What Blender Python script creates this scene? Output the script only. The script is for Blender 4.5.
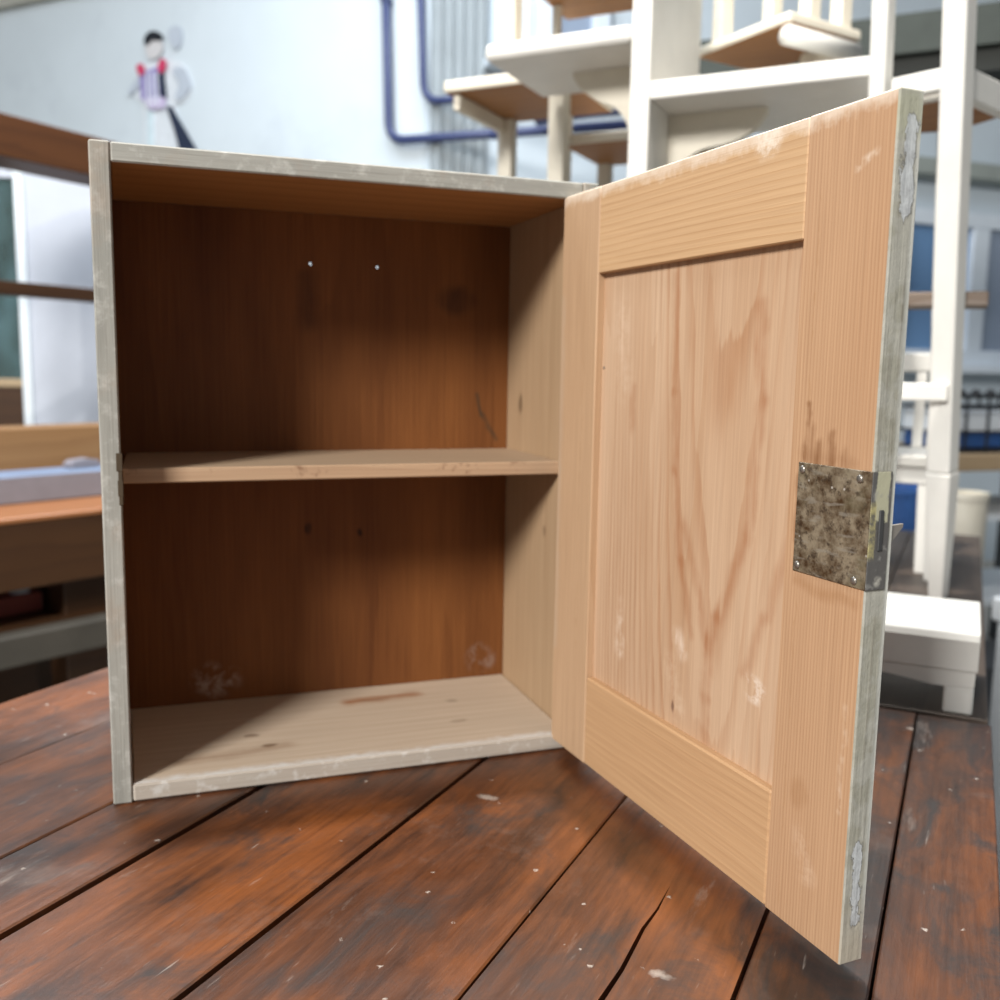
import bpy, bmesh, math, random
from mathutils import Vector, Matrix
random.seed(7)
scene = bpy.context.scene
for o in list(bpy.data.objects):
    bpy.data.objects.remove(o)

# ------------------------------------------------------------------ camera
CAM = Vector((.0381, -.774, .3435)); YAW, PIT, ROL, FPX = .3447, -.1356, .0174, 968.23
fwd = Vector((math.sin(YAW)*math.cos(PIT), math.cos(YAW)*math.cos(PIT), math.sin(PIT)))
r0 = Vector((math.cos(YAW), -math.sin(YAW), 0)); u0 = r0.cross(fwd)
rgt = r0*math.cos(ROL) + u0*math.sin(ROL); upv = u0*math.cos(ROL) - r0*math.sin(ROL)
cd = bpy.data.cameras.new('camera'); cam = bpy.data.objects.new('camera', cd)
scene.collection.objects.link(cam)
M = Matrix((rgt, upv, -fwd)).transposed().to_4x4(); M.translation = CAM
cam.matrix_world = M
cd.sensor_width = 36; cd.sensor_fit = 'HORIZONTAL'; cd.lens = FPX*36/1000
cd.clip_start = .02; cd.clip_end = 60
cd.dof.use_dof = True; cd.dof.focus_distance = .58; cd.dof.aperture_fstop = 7.0
scene.camera = cam

# ------------------------------------------------------------------ light
scene.view_settings.view_transform = 'Standard'; scene.view_settings.look = 'None'
scene.view_settings.gamma = 1; scene.view_settings.use_curve_mapping = False
scene.view_settings.exposure = 0.0
w = bpy.data.worlds.new('world'); scene.world = w; w.use_nodes = True
w.node_tree.nodes['Background'].inputs[0].default_value = (.80, .90, 1, 1)
w.node_tree.nodes['Background'].inputs[1].default_value = .23

def area(name, loc, target, sx, sy, power, col, spread=math.pi):
    l = bpy.data.lights.new(name, 'AREA'); l.shape = 'RECTANGLE'; l.size = sx; l.size_y = sy
    l.energy = power; l.color = col; l.spread = spread
    o = bpy.data.objects.new(name, l); scene.collection.objects.link(o)
    o.location = loc
    d = Vector(target) - Vector(loc)
    o.rotation_euler = d.to_track_quat('-Z', 'Y').to_euler()
    return o
# daylight from the hall's big window, behind the camera to the left
area('window_daylight', (-3.45, -3.15, 3.05), (.25, .0, .2), 1.2, 1.2, 470, (1, .98, .95))
# ceiling lamp a little behind and to the right of the cabinet
area('ceiling_lamp', (.53, .30, 2.35), (.53, .30, 0), .08, .08, 56, (1, .95, .88))
# skylight over the far part of the hall
area('skylight_daylight', (.3, 2.0, 3.4), (.3, 2.0, 0), 3.0, 2.0, 190, (.86, .93, 1))

# ------------------------------------------------------------------ frames
PHI = .7768
AX = Vector((math.cos(PHI), math.sin(PHI), 0)); OX = Vector((-math.sin(PHI), math.cos(PHI), 0))
RZ = PHI - math.pi/2                      # table frame: local x = b (to the right), y = a (away)
def tw(b, a, z): return AX*a - OX*b + Vector((0, 0, z))
def ray(x, y): return fwd + rgt*((x-500)/FPX) - upv*((y-500)/FPX)
def at(x, y, d): return CAM + ray(x, y)*d
def ata(x, y, a):
    r = ray(x, y); s = (a - CAM.dot(AX))/r.dot(AX); P = CAM + r*s
    return (-P.dot(OX), a, P.z)
def aty(x, y, Y):
    r = ray(x, y); return CAM + r*((Y-CAM.y)/r.y)

# ------------------------------------------------------------------ node helpers
class NT:
    def __init__(s, name):
        s.m = bpy.data.materials.new(name); s.m.use_nodes = True; s.t = s.m.node_tree
        s.n = s.t.nodes; s.l = s.t.links; s.b = s.n['Principled BSDF']
    def put(s, sock, v):
        if isinstance(v, bpy.types.NodeSocket): s.l.new(v, sock)
        else: sock.default_value = v
    def math(s, op, a, b=0, c=None, clamp=False):
        n = s.n.new('ShaderNodeMath'); n.operation = op; n.use_clamp = clamp
        s.put(n.inputs[0], a); s.put(n.inputs[1], b)
        if c is not None: s.put(n.inputs[2], c)
        return n.outputs[0]
    def vec(s, op, a, b=None, scale=None):
        n = s.n.new('ShaderNodeVectorMath'); n.operation = op
        s.put(n.inputs[0], a)
        if b is not None: s.put(n.inputs[1], b)
        if scale is not None: s.put(n.inputs['Scale'], scale)
        return n.outputs['Value'] if op in ('DOT_PRODUCT', 'LENGTH') else n.outputs['Vector']
    def noise(s, v, scale=1, detail=3, rough=.5, dist=0):
        n = s.n.new('ShaderNodeTexNoise'); s.put(n.inputs['Vector'], v)
        n.inputs['Scale'].default_value = scale; n.inputs['Detail'].default_value = detail
        n.inputs['Roughness'].default_value = rough; n.inputs['Distortion'].default_value = dist
        return n.outputs['Fac']
    def voro(s, v, scale, rnd=1):
        n = s.n.new('ShaderNodeTexVoronoi'); s.put(n.inputs['Vector'], v)
        n.inputs['Scale'].default_value = scale; n.inputs['Randomness'].default_value = rnd
        return n.outputs['Distance'], n.outputs['Color']
    def rng(s, v, a, b, c=0, d=1, smooth=False):
        n = s.n.new('ShaderNodeMapRange'); n.clamp = True
        if smooth: n.interpolation_type = 'SMOOTHSTEP'
        s.put(n.inputs[0], v)
        for i, q in enumerate((a, b, c, d)): s.put(n.inputs[i+1], q)
        return n.outputs[0]
    def mix(s, f, a, b, mode='MIX'):
        n = s.n.new('ShaderNodeMix'); n.data_type = 'RGBA'; n.blend_type = mode; n.clamp_factor = True
        s.put(n.inputs[0], f)
        for i, q in ((6, a), (7, b)):
            s.put(n.inputs[i], (*q, 1) if isinstance(q, tuple) and len(q) == 3 else q)
        return n.outputs[2]
    def scl(s, v, xyz): return s.vec('MULTIPLY', v, xyz)
    def P(s, rand=False):
        v = s.n.new('ShaderNodeTexCoord').outputs['Object']
        if rand:
            r = s.n.new('ShaderNodeObjectInfo').outputs['Random']
            return v, s.vec('ADD', v, s.vec('SCALE', (31.7, 17.3, 9.1), scale=r))
        return v
    def xyz(s, v):
        n = s.n.new('ShaderNodeSeparateXYZ'); s.l.new(v, n.inputs[0]); return n.outputs
    def seg(s, v, a, b, w, soft=.4):
        """mask along the segment a-b, w wide"""
        a = Vector(a); b = Vector(b); d = b-a
        q = s.vec('SUBTRACT', v, tuple(a))
        if d.length > 1e-6:
            t = s.math('DIVIDE', s.vec('DOT_PRODUCT', q, tuple(d)), d.length_squared, clamp=True)
            q = s.vec('SUBTRACT', q, s.vec('SCALE', tuple(d), scale=t))
        return s.rng(s.vec('LENGTH', q), w, w*soft, smooth=True)
    def blob(s, v, c, r):
        q = s.vec('SUBTRACT', v, tuple(c)); q = s.vec('MULTIPLY', q, tuple(1/k for k in r))
        return s.rng(s.vec('LENGTH', q), 1, .35, smooth=True)
    def finish(s, col, rough=.6, spec=.4, bump=None, bs=.3, bd=.001):
        s.put(s.b.inputs['Base Color'], (*col, 1) if isinstance(col, tuple) and len(col) == 3 else col)
        s.put(s.b.inputs['Roughness'], rough)
        s.b.inputs['Specular IOR Level'].default_value = spec
        if bump is not None:
            n = s.n.new('ShaderNodeBump'); n.inputs['Strength'].default_value = bs; n.inputs['Distance'].default_value = bd
            s.put(n.inputs['Height'], bump); s.l.new(n.outputs[0], s.b.inputs['Normal'])
        return s.m

def wood(name, light, dark, grain=2, ring=0, freq=300, dist=1.2, contrast=.5, fine=.25, rough=.62,
         extras=(), rand=False, spec=.3, tone=.25, sharp=1.5, warp=(6, .8), worn=None, cath=None):
    """sawn timber: growth lines across `ring`, fibres along `grain`; extras are marks of their own shape"""
    t = NT(name)
    if rand: P0, P = t.P(True)
    else: P0 = P = t.P()
    sc = [warp[0]]*3; sc[grain] = warp[1]
    nz = t.noise(t.scl(P, tuple(sc)), 1, 4, .55)
    x = t.xyz(P)[ring]
    wob = t.math('MULTIPLY', nz, dist)
    r = t.math('ADD', t.math('MULTIPLY', x, freq/(2*math.pi)), t.math('MULTIPLY', wob, 2))
    ringv = t.math('FRACT', r)
    ringv = t.math('POWER', ringv, sharp*1.6)
    fs = [420]*3; fs[grain] = 9
    fib = t.noise(t.scl(P, tuple(fs)), 1, 3, .6)
    ts = [9]*3; ts[grain] = 1.6
    ton = t.noise(t.scl(P, tuple(ts)), 1, 4, .6)
    f = t.math('ADD', t.math('MULTIPLY', ringv, contrast), t.math('MULTIPLY', t.rng(ton, .35, .7), tone), clamp=True)
    col = t.mix(f, light, dark)
    if cath:     # flame figure of a flat-sawn board: stacked parabolas about the pith line
        xc, p_, fq, cc, st = cath
        X = t.xyz(P0); dx_ = t.math('SUBTRACT', X[0], xc)
        g = t.math('SUBTRACT', X[2], t.math('DIVIDE', t.math('MULTIPLY', dx_, dx_), p_))
        g = t.math('ADD', g, t.math('MULTIPLY', t.noise(t.scl(P, (14, 14, 3)), 1, 4, .6), .30))
        g = t.math('ADD', g, t.math('MULTIPLY', t.noise(t.scl(P, (120, 120, 9)), 1, 3, .6), .05))
        fr = t.math('FRACT', t.math('MULTIPLY', g, fq))
        band = t.math('MULTIPLY', t.rng(fr, .45, .93, 0, 1, True), t.rng(fr, 1.0, .95))
        band = t.math('MULTIPLY', band, t.rng(t.noise(t.scl(P, (20, 20, 4)), 1, 3), .38, .62, .15, 1))
        col = t.mix(t.math('MULTIPLY', band, st), col, cc)
    col = t.mix(t.rng(fib, .3, .75, 0, fine), col, t.mix(1.0, col, (.45, .36, .30), 'MULTIPLY'))
    wn = t.noise(t.vec('ADD', P, (3, 5, 7)), 70, 4, .65)
    Pw = t.vec('ADD', P0, t.vec('SCALE', t.vec('SUBTRACT', t.noise_col(P, 45), (.5, .5, .5)), scale=.011))
    ss_ = [160]*3; ss_[grain] = 11
    ton2 = t.noise(t.scl(P, tuple(ss_)), 1, 4, .65)
    for e in extras:
        k = e[0]
        if k == 'seg': m = t.math('MULTIPLY', t.seg(Pw, e[1], e[2], e[3]*1.25, 0), t.rng(ton2, .30, .58, .25, 1))
        elif k == 'blob': m = t.math('MULTIPLY', t.blob(Pw, e[1], e[2]), t.rng(ton2, .25, .5, .4, 1))
        elif k == 'zband':      # band above/below a coordinate, ragged by noise
            ax, a, b = e[1], e[2], e[3]
            m = t.rng(t.math('ADD', t.xyz(P0)[ax], t.math('MULTIPLY', t.math('SUBTRACT', wn, .5), e[6])), a, b)
        col = t.mix(t.math('MULTIPLY', m, e[5]) if not (len(e) > 7 and e[7]) else t.math('MULTIPLY', t.math('MULTIPLY', m, e[5]), t.rng(wn, .42, .6)), col, e[4])
    if worn:
        col = t.mix(t.math('MULTIPLY', t.rng(wn, worn[1], worn[1]+.12), worn[2]), col, worn[0])
    return t.finish(col, rough, spec, t.math('ADD', fib, t.math('MULTIPLY', ringv, .4)), .35, .0006)
def _noise_col(s, v, scale):
    n = s.n.new('ShaderNodeTexNoise'); s.put(n.inputs['Vector'], v); n.inputs['Scale'].default_value = scale
    n.inputs['Detail'].default_value = 3
    return n.outputs['Color']
NT.noise_col = _noise_col

def paint(name, col, rough=.55, var=.06, scale=14, dirt=None, spec=.35, rand=False):
    t = NT(name); P = t.P(True)[1] if rand else t.P()
    n = t.noise(P, scale, 4, .6)
    c2 = tuple(max(0, k*(1-var*3)) for k in col)
    c = t.mix(t.rng(n, .3, .75), col, c2)
    if dirt:
        d = t.noise(t.vec('ADD', P, (4, 1, 2)), dirt[1], 5, .65)
        c = t.mix(t.math('MULTIPLY', t.rng(d, .55, .72), dirt[2]), c, dirt[0])
    return t.finish(c, rough, spec, n, .08, .001)
def plain(name, col, rough=.5, metal=0, spec=.5):
    t = NT(name); P = t.P(); n = t.noise(P, 60, 3)
    c = t.mix(t.rng(n, .3, .8), col, tuple(k*.82 for k in col))
    t.b.inputs['Metallic'].default_value = metal
    return t.finish(c, rough, spec)

# ------------------------------------------------------------------ mesh helpers
C = scene.collection
def box(bm, x0, x1, y0, y1, z0, z1, bev=0, seg=1):
    b2 = bmesh.new()
    vs = [b2.verts.new((x, y, z)) for z in (z0, z1) for y in (y0, y1) for x in (x0, x1)]
    for f in ((0, 2, 3, 1), (4, 5, 7, 6), (0, 1, 5, 4), (2, 6, 7, 3), (0, 4, 6, 2), (1, 3, 7, 5)):
        b2.faces.new([vs[i] for i in f])
    if bev: bmesh.ops.bevel(b2, geom=b2.edges[:], offset=bev, segments=seg, affect='EDGES', profile=.5)
    me = bpy.data.meshes.new('t'); b2.to_mesh(me); b2.free(); bm.from_mesh(me); bpy.data.meshes.remove(me)
    return bm
def prism(bm, pts, axis, c0, c1, bev=0):
    """polygon pts (u,v) extruded along axis from c0 to c1; u,v are the other two axes in order"""
    def P(u, v, c):
        return {0: (c, u, v), 1: (u, c, v), 2: (u, v, c)}[axis]
    b2 = bmesh.new()
    a = [b2.verts.new(P(u, v, c0)) for u, v in pts]; b = [b2.verts.new(P(u, v, c1)) for u, v in pts]
    n = len(pts)
    b2.faces.new(a); b2.faces.new(b[::-1])
    for i in range(n): b2.faces.new((a[i], b[i], b[(i+1) % n], a[(i+1) % n]))
    bmesh.ops.recalc_face_normals(b2, faces=b2.faces[:])
    if bev:
        es = [e for e in b2.edges if e.calc_face_angle(0) > .5]
        bmesh.ops.bevel(b2, geom=es, offset=bev, segments=2, affect='EDGES', profile=.5)
    bmesh.ops.triangulate(b2, faces=[f for f in b2.faces if len(f.verts) > 4])
    me = bpy.data.meshes.new('t'); b2.to_mesh(me); b2.free(); bm.from_mesh(me); bpy.data.meshes.remove(me)
    return bm
def beam(bm, p0, p1, w, h, w1=None, h1=None, bev=0, side=None):
    """a bar of section w x h from p0 to p1, tapering to w1 x h1"""
    p0, p1 = Vector(p0), Vector(p1); d = (p1-p0).normalized()
    ref = Vector(side) if side else (Vector((0, 0, 1)) if abs(d.z) < .8 else Vector((1, 0, 0)))
    s = d.cross(ref).normalized() if not side else (ref - d*ref.dot(d)).normalized()
    u = s.cross(d)
    w1 = w if w1 is None else w1; h1 = h if h1 is None else h1
    b2 = bmesh.new(); R = []
    for p, ww, hh in ((p0, w, h), (p1, w1, h1)):
        R.append([b2.verts.new(p + s*(i*ww/2) + u*(j*hh/2)) for i, j in ((-1, -1), (1, -1), (1, 1), (-1, 1))])
    b2.faces.new(R[0]); b2.faces.new(R[1][::-1])
    for i in range(4): b2.faces.new((R[0][i], R[1][i], R[1][(i+1) % 4], R[0][(i+1) % 4]))
    bmesh.ops.recalc_face_normals(b2, faces=b2.faces[:])
    if bev: bmesh.ops.bevel(b2, geom=b2.edges[:], offset=bev, segments=2, affect='EDGES', profile=.5)
    me = bpy.data.meshes.new('t'); b2.to_mesh(me); b2.free(); bm.from_mesh(me); bpy.data.meshes.remove(me)
    return bm
def tube(bm, pts, r, n=12):
    pts = [Vector(p) for p in pts]; R = []
    for i, p in enumerate(pts):
        d = ((pts[min(i+1, len(pts)-1)] - pts[max(i-1, 0)])).normalized()
        ref = Vector((0, 0, 1)) if abs(d.z) < .9 else Vector((1, 0, 0))
        s = d.cross(ref).normalized(); u = s.cross(d)
        if R:   # keep the ring from twisting
            pr = R[-1][1]; s = (pr - d*pr.dot(d)).normalized(); u = s.cross(d)
        rr = r[i] if isinstance(r, (list, tuple)) else r
        R.append(([bm.verts.new(p + s*(rr*math.cos(2*math.pi*k/n)) + u*(rr*math.sin(2*math.pi*k/n))) for k in range(n)], s))
    for i in range(len(R)-1):
        a, b = R[i][0], R[i+1][0]
        for k in range(n): bm.faces.new((a[k], b[k], b[(k+1) % n], a[(k+1) % n]))
    bm.faces.new(R[0][0]); bm.faces.new(R[-1][0][::-1])
    bmesh.ops.recalc_face_normals(bm, faces=bm.faces[:])
    return bm
def lathe(bm, prof, n=20, c=(0, 0, 0)):
    c = Vector(c); rings = []
    for r, z in prof:
        rings.append([bm.verts.new(c + Vector((r*math.cos(2*math.pi*k/n), r*math.sin(2*math.pi*k/n), z))) for k in range(n)])
    for a, b in zip(rings, rings[1:]):
        for k in range(n): bm.faces.new((a[k], a[(k+1) % n], b[(k+1) % n], b[k]))
    bm.faces.new(rings[0][::-1]); bm.faces.new(rings[-1])
    return bm
def obj(name, bm, mat, parent=None, smooth=False):
    me = bpy.data.meshes.new(name); bm.to_mesh(me); bm.free()
    mats = mat if isinstance(mat, (list, tuple)) else [mat]
    for m in mats: me.materials.append(m)
    if smooth:
        for p in me.polygons: p.use_smooth = True
    o = bpy.data.objects.new(name, me); C.objects.link(o)
    if parent: o.parent = parent
    return o
def B(*a, **k): return box(bmesh.new(), *a, **k)
def facemat(o, idx, pred):
    for p in o.data.polygons:
        if pred(p): p.material_index = idx
def tag(o, label, cat, group=None):
    o['label'] = label; o['category'] = cat
    if group: o['group'] = group
    return o
def thing(name, label, cat, loc=(0, 0, 0), rz=0, group=None):
    o = bpy.data.objects.new(name, None); C.objects.link(o); o.empty_display_size = .05
    o.location = loc; o.rotation_euler = (0, 0, rz)
    return tag(o, label, cat, group)
def struct(o): o['kind'] = 'structure'; return o

# ------------------------------------------------------------------ materials
m_wall = paint('wall_plaster', (.63, .695, .735), .8, .02, 3, ((.45, .5, .55), 2.2, .35))
m_wall2 = paint('wall_panel_paint', (.60, .67, .72), .7, .03, 3)
m_floor = paint('hall_floor', (.40, .38, .34), .6, .1, 5)
m_cornice = paint('cornice_beige', (.42, .41, .36), .8, .05, 5)
m_pipe = plain('pipe_blue', (.035, .05, .14), .4)
m_column = paint('column_grey', (.36, .40, .42), .6, .05, 6)
m_white = paint('white_paint', (.74, .72, .67), .5, .025, 18, ((.56, .5, .40), 9, .12), rand=True)
m_cream = paint('cream_paint', (.72, .665, .55), .55, .03, 18, ((.54, .45, .32), 9, .15), rand=True)
m_raw = wood('raw_chair_wood', (.36, .17, .06), (.22, .09, .03), 0, 1, 180, 2, .5, .3, .6, rand=True)

# ------------------------------------------------------------------ the hall
FZ = -.80
AW = 3.6
struct(obj('floor', B(-7, 9, -5, 9, FZ-.1, FZ), m_floor))
kb = ata(430, 141, AW)[0]
def wallobj(name, b0, b1, a0, a1, z0, z1, mat):
    o = obj(name, B(b0, b1, a0, a1, z0, z1), mat); o.rotation_euler = (0, 0, RZ); return struct(o)
ztop = ata(0, 12, AW)[2]
wallobj('wall_left', -7.5, kb, AW, AW+.15, FZ, 3.6, m_wall)
wallobj('trim_1', -7.5, kb, AW-.05, AW-.0005, ztop, 3.6, m_cornice)
K = tw(kb, AW, 0)
YB = K.y
wb = struct(obj('wall_back', B(K.x-.02, 9, YB, YB+.15, FZ, 3.6), m_wall2))
# corner column of ribbed sheet between the two walls
col_ = bmesh.new()
for i in range(5):
    x0 = K.x + .01 + i*.052
    box(col_, x0, x0+.030, YB-.055, YB-.0005, FZ, 3.6, .004)
box(col_, K.x, K.x+.27, YB-.035, YB-.0006, FZ, 3.6)
struct(obj('trim_2', col_, m_column))
# gallery beam under the ceiling on the right
ga = 2.9
gb0 = ata(676, 40, ga)[0]; z0 = ata(940, 66, ga)[2]; z1 = ata(940, 9, ga)[2]
m_beam = paint('beam_grey_green', (.055, .064, .054), .7, .12, 6)
m_beam_d = paint('beam_dark', (.02, .022, .018), .7, .1, 6)
g = wallobj('trim_3', gb0, 5.5, ga, ga+.5, z0+.05, z1, m_beam)
g2 = wallobj('trim_4', gb0, 5.5, ga+.03, ga+.52, z0-.02, z0+.0495, m_beam_d)
# window in the back wall
m_frame = paint('window_white', (.70, .76, .82), .5, .03, 12)
def glass_mat(name, col, rough=.08):
    t = NT(name); n = t.noise(t.P(), 1.5, 2)
    return t.finish(t.mix(t.rng(n, .3, .7), col, tuple(k*.8 for k in col)), rough, .6)
m_pane_b = glass_mat('pane_blue', (.16, .30, .52)); m_pane_g = glass_mat('pane_grey', (.30, .36, .46), .35)
def window(name, px0, px1, py0, py1, mull, mats):
    a = aty(px0, py0, YB); b = aty(px1, py0, YB); zt = a.z; zb = aty((px0+px1)/2, py1, YB).z
    x0, x1 = a.x, b.x; fw = .085
    bm = bmesh.new()
    for q in ((x0, x1, zt-fw, zt), (x0, x1, zb, zb+fw), (x0, x0+fw, zb, zt), (x1-fw, x1, zb, zt)):
        box(bm, q[0], q[1], YB-.07, YB-.0007, q[2], q[3], .004)
    root = struct(obj(name, bm, m_frame))
    xs = [x0] + [aty(m, py0, YB).x for m in mull] + [x1]
    for i in range(1, len(xs)-1):
        obj('mullion', B(xs[i]-.06, xs[i]+.06, YB-.068, YB-.0008, zb+fw, zt-fw, bev=.004), m_frame, root)
    for i in range(len(xs)-1):
        l = xs[i] + (fw if i == 0 else .06); r = xs[i+1] - (fw if i == len(xs)-2 else .06)
        obj('pane', B(l, r, YB-.03, YB-.0009, zb+fw, zt-fw), mats[i], root)
    obj('window_sill', B(x0-.08, x1+.08, YB-.16, YB-.0007, zb-.05, zb-.001, bev=.006), m_frame, root)
    return root
window('window_1', 893, 1120, 208, 366, (976, 1045), (m_pane_b, m_pane_g, m_pane_b))
window('window_2', 500, 610, -150, 70, (520, 545), (m_pane_g, m_pane_b, m_pane_g))
# greenish ledge board above the window
p = aty(900, 165, YB); q = aty(1140, 165, YB)
struct(obj('trim_5', B(p.x-.9, q.x, YB-.12, YB-.0005, p.z-.06, p.z+.03, bev=.005), paint('ledge_grey', (.34, .37, .34), .7, .05, 8)))

# pipes on the left wall
def wallpt(px, py, off): return tw(*[v for v in (lambda t: (t[0], t[1], t[2]))(ata(px, py, AW-off))])
def pipe(name, pts, off, r, label):
    W = [wallpt(x, y, off) for x, y in pts]
    out = [W[0]]
    for i in range(1, len(W)-1):
        a, b, c = W[i-1], W[i], W[i+1]; rr = .09
        d1 = (a-b).normalized(); d2 = (c-b).normalized()
        for k in range(7):
            u = k/6
            out.append(b + d1*rr*(1-u)**2 + d2*rr*u**2)
    out.append(W[-1])
    root = obj(name, tube(bmesh.new(), out, r, 12), m_pipe, smooth=True)
    tag(root, label, 'pipe', 'blue pipes on the wall')
    for i in (0, len(W)-2):
        c = W[i]*.55 + W[i+1]*.45; d = (W[i+1]-W[i]).normalized()
        cl = bmesh.new(); tube(cl, [c-d*.015, c+d*.015], r*1.25, 12)
        beam(cl, c, c + AX*(off-.002), .02, .02)
        obj('pipe_clamp', cl, m_pipe, root)
    return root
pipe('wall_pipe', [(383, -120), (389, 141), (640, 124)], .05, .021, 'outer dark blue pipe bending from vertical to horizontal on the pale wall')
pipe('wall_pipe', [(417, -120), (424, 102), (640, 85)], .05, .018, 'inner dark blue pipe nested in the bend of the outer pipe')
pipe('wall_pipe', [(537, 117), (580, 110), (760, 92)], .16, .038, 'thick dark blue pipe glimpsed under the left board of the white shelf stand')

# folk figure on the wall: thin painted board cut-out, hung flat
m_fig = {}
for n, c in dict(hair=(.012, .014, .02), skin=(.66, .64, .64), shirt=(.74, .78, .82), red=(.62, .05, .13), vest=(.33, .28, .55),
                 navy=(.02, .03, .06), apron=(.60, .52, .72), leg=(.66, .78, .83), shade=(.50, .55, .62)).items():
    m_fig[n] = paint('figure_'+n, c, .7, .05, 30)
fa = AW - .02
fo = thing('wall_figure', 'painted cut-out figure in folk costume with black hair and red shoulder straps on pale wall', 'wall figure', tw(ata(160, 170, fa)[0], fa, ata(160, 170, fa)[2]), RZ)
f0 = ata(160, 170, fa)
def figpart(name, poly, mat, layer, smooth_n=0):
    pts = [(ata(x, y, fa)[0]-f0[0], ata(x, y, fa)[2]-f0[2]) for x, y in poly]
    for _ in range(smooth_n):
        pts = [q for i in range(len(pts)) for q in (tuple(.75*a+.25*b for a, b in zip(pts[i], pts[(i+1) % len(pts)])), tuple(.25*a+.75*b for a, b in zip(pts[i], pts[(i+1) % len(pts)])))]
    return obj(name, prism(bmesh.new(), pts, 1, .012-.006*layer-.006, .012-.006*layer), m_fig[mat], fo)
figpart('backing', [(136, 66), (146, 62), (176, 58), (186, 70), (192, 90), (182, 103), (170, 104), (198, 165), (142, 165), (143, 105), (130, 95)], 'shirt', -1, 1)
figpart('face', [(145, 40), (158, 36), (164, 46), (158, 58), (150, 60), (145, 52)], 'skin', 1, 2)
figpart('hair', [(144, 44), (146, 34), (155, 30), (164, 36), (162, 41), (152, 40), (148, 46)], 'hair', 2, 1)
figpart('hat', [(166, 28), (178, 24), (182, 34), (178, 50), (170, 46)], 'shade', 0, 2)
figpart('sleeve', [(170, 70), (182, 64), (191, 82), (190, 90), (178, 102), (174, 96), (180, 84)], 'shade', 1, 1)
figpart('sleeve', [(127, 92), (138, 76), (141, 84), (131, 96)], 'shade', 1, 1)
figpart('vest', [(139, 74), (158, 66), (164, 100), (148, 106), (141, 98)], 'vest', 1, 0)
figpart('apron', [(145, 98), (166, 97), (165, 108), (152, 110), (147, 106)], 'apron', 2, 0)
for x in (148, 153, 158):
    figpart('stripe', [(x-.7, 73), (x+.7, 73), (x+1.6, 106), (x, 106)], 'shirt', 3)
figpart('shoulder_strap', [(137, 67), (142, 63), (146, 68), (145, 75), (140, 76)], 'red', 3, 1)
figpart('shoulder_strap', [(159, 64), (164, 58), (168, 62), (166, 72), (160, 74)], 'red', 3, 1)
figpart('vest_panel', [(159, 74), (164, 72), (166, 90), (167, 98), (161, 98)], 'navy', 2, 0)
figpart('leg', [(146, 110), (152, 110), (152, 165), (146, 165)], 'leg', 0, 0)
figpart('trouser_leg', [(166, 106), (171, 106), (205, 165), (183, 165), (174, 130)], 'navy', 1, 0)

# ------------------------------------------------------------------ work table in the foreground
def table_mat(name, seed, k=1.0, dirt=0.0):
    t = NT(name); P0, P = t.P(True)
    P = t.vec('ADD', P, (seed*3.1, seed*1.7, 0))
    n1 = t.noise(t.scl(P, (6, 30, 30)), 1, 8, .68, .5)
    n2 = t.noise(t.scl(P, (11, 22, 16)), 1, 8, .68, .7)
    n3 = t.noise(t.scl(P, (4, 9, 9)), 1, 7, .66)
    fib = t.noise(t.scl(P, (14, 260, 260)), 1, 4, .6)
    col = t.mix(t.rng(n1, .32, .66), (.032, .013, .007), (.140, .046, .015))
    col = t.mix(t.rng(n3, .48, .68, 0, .9), col, (.235, .072, .016))
    col = t.mix(t.rng(n2, .52-dirt, .70-dirt, 0, .9), col, (.022, .018, .017))
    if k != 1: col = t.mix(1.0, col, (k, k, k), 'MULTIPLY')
    col = t.mix(t.rng(t.noise(t.scl(P, (11, 11, 11)), 1, 5, .7), .58, .78, 0, .55), col, (.17, .125, .105))
    col = t.mix(t.rng(fib, .42, .70, 0, .6), col, t.mix(1.0, col, (.45, .4, .38), 'MULTIPLY'))
    # flecks of plaster and small scratches
    d, c = t.voro(t.vec('ADD', P, t.vec('SCALE', t.noise_col(P, 300), scale=.006)), 85); rn = t.xyz(c)
    m = t.math('MULTIPLY', t.rng(d, .17, .08), t.math('GREATER_THAN', rn[0], .90))
    d2, c2 = t.voro(t.scl(P, (1, .55, 1)), 24); rn2 = t.xyz(c2)
    m2 = t.math('MULTIPLY', t.rng(t.math('ADD', d2, t.math('MULTIPLY', t.noise(P, 160, 3), .14)), .2, .13), t.math('GREATER_THAN', rn2[1], .86))
    m3 = t.math('MULTIPLY', t.rng(t.noise(t.scl(P, (30, 230, 1)), 1, 2), .70, .76), t.rng(n2, .45, .62))
    sp = t.math('MAXIMUM', t.math('MAXIMUM', m, t.math('MULTIPLY', m2, .8)), t.math('MULTIPLY', m3, .45), clamp=True)
    sc4 = t.math('MULTIPLY', t.rng(t.noise(t.scl(P, (7, 30, 30)), 1, 6, .75), .62, .74), .4)
    col = t.mix(sc4, col, (.34, .29, .25))
    col = t.mix(t.math('MULTIPLY', sp, .7), col, (.48, .42, .36))
    rough = t.math('ADD', t.rng(n2, .3, .75, .30, .52), t.math('MULTIPLY', sp, .3))
    h = t.math('ADD', t.math('MULTIPLY', n1, .8), t.math('ADD', t.math('MULTIPLY', fib, .25), t.math('MULTIPLY', sp, .6)))
    return t.finish(col, rough, .7, h, .5, .0016)
m_board = [table_mat('varnished_board_%d' % i, i) for i in range(3)] + [table_mat('stained_shaded_board', 5, .75, .07)]  # last one darker: stain plus the shade at the table's right put into colour
m_under = wood('table_underframe', (.10, .05, .025), (.05, .02, .01), 1, 0, 200, 1.5, .5, .3, .6)
TE = .533; TN = -.95; TT = .034
tt = thing('work_table', 'old reddish-brown plank work table carrying the small cabinet', 'table', (0, 0, 0), RZ)
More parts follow.
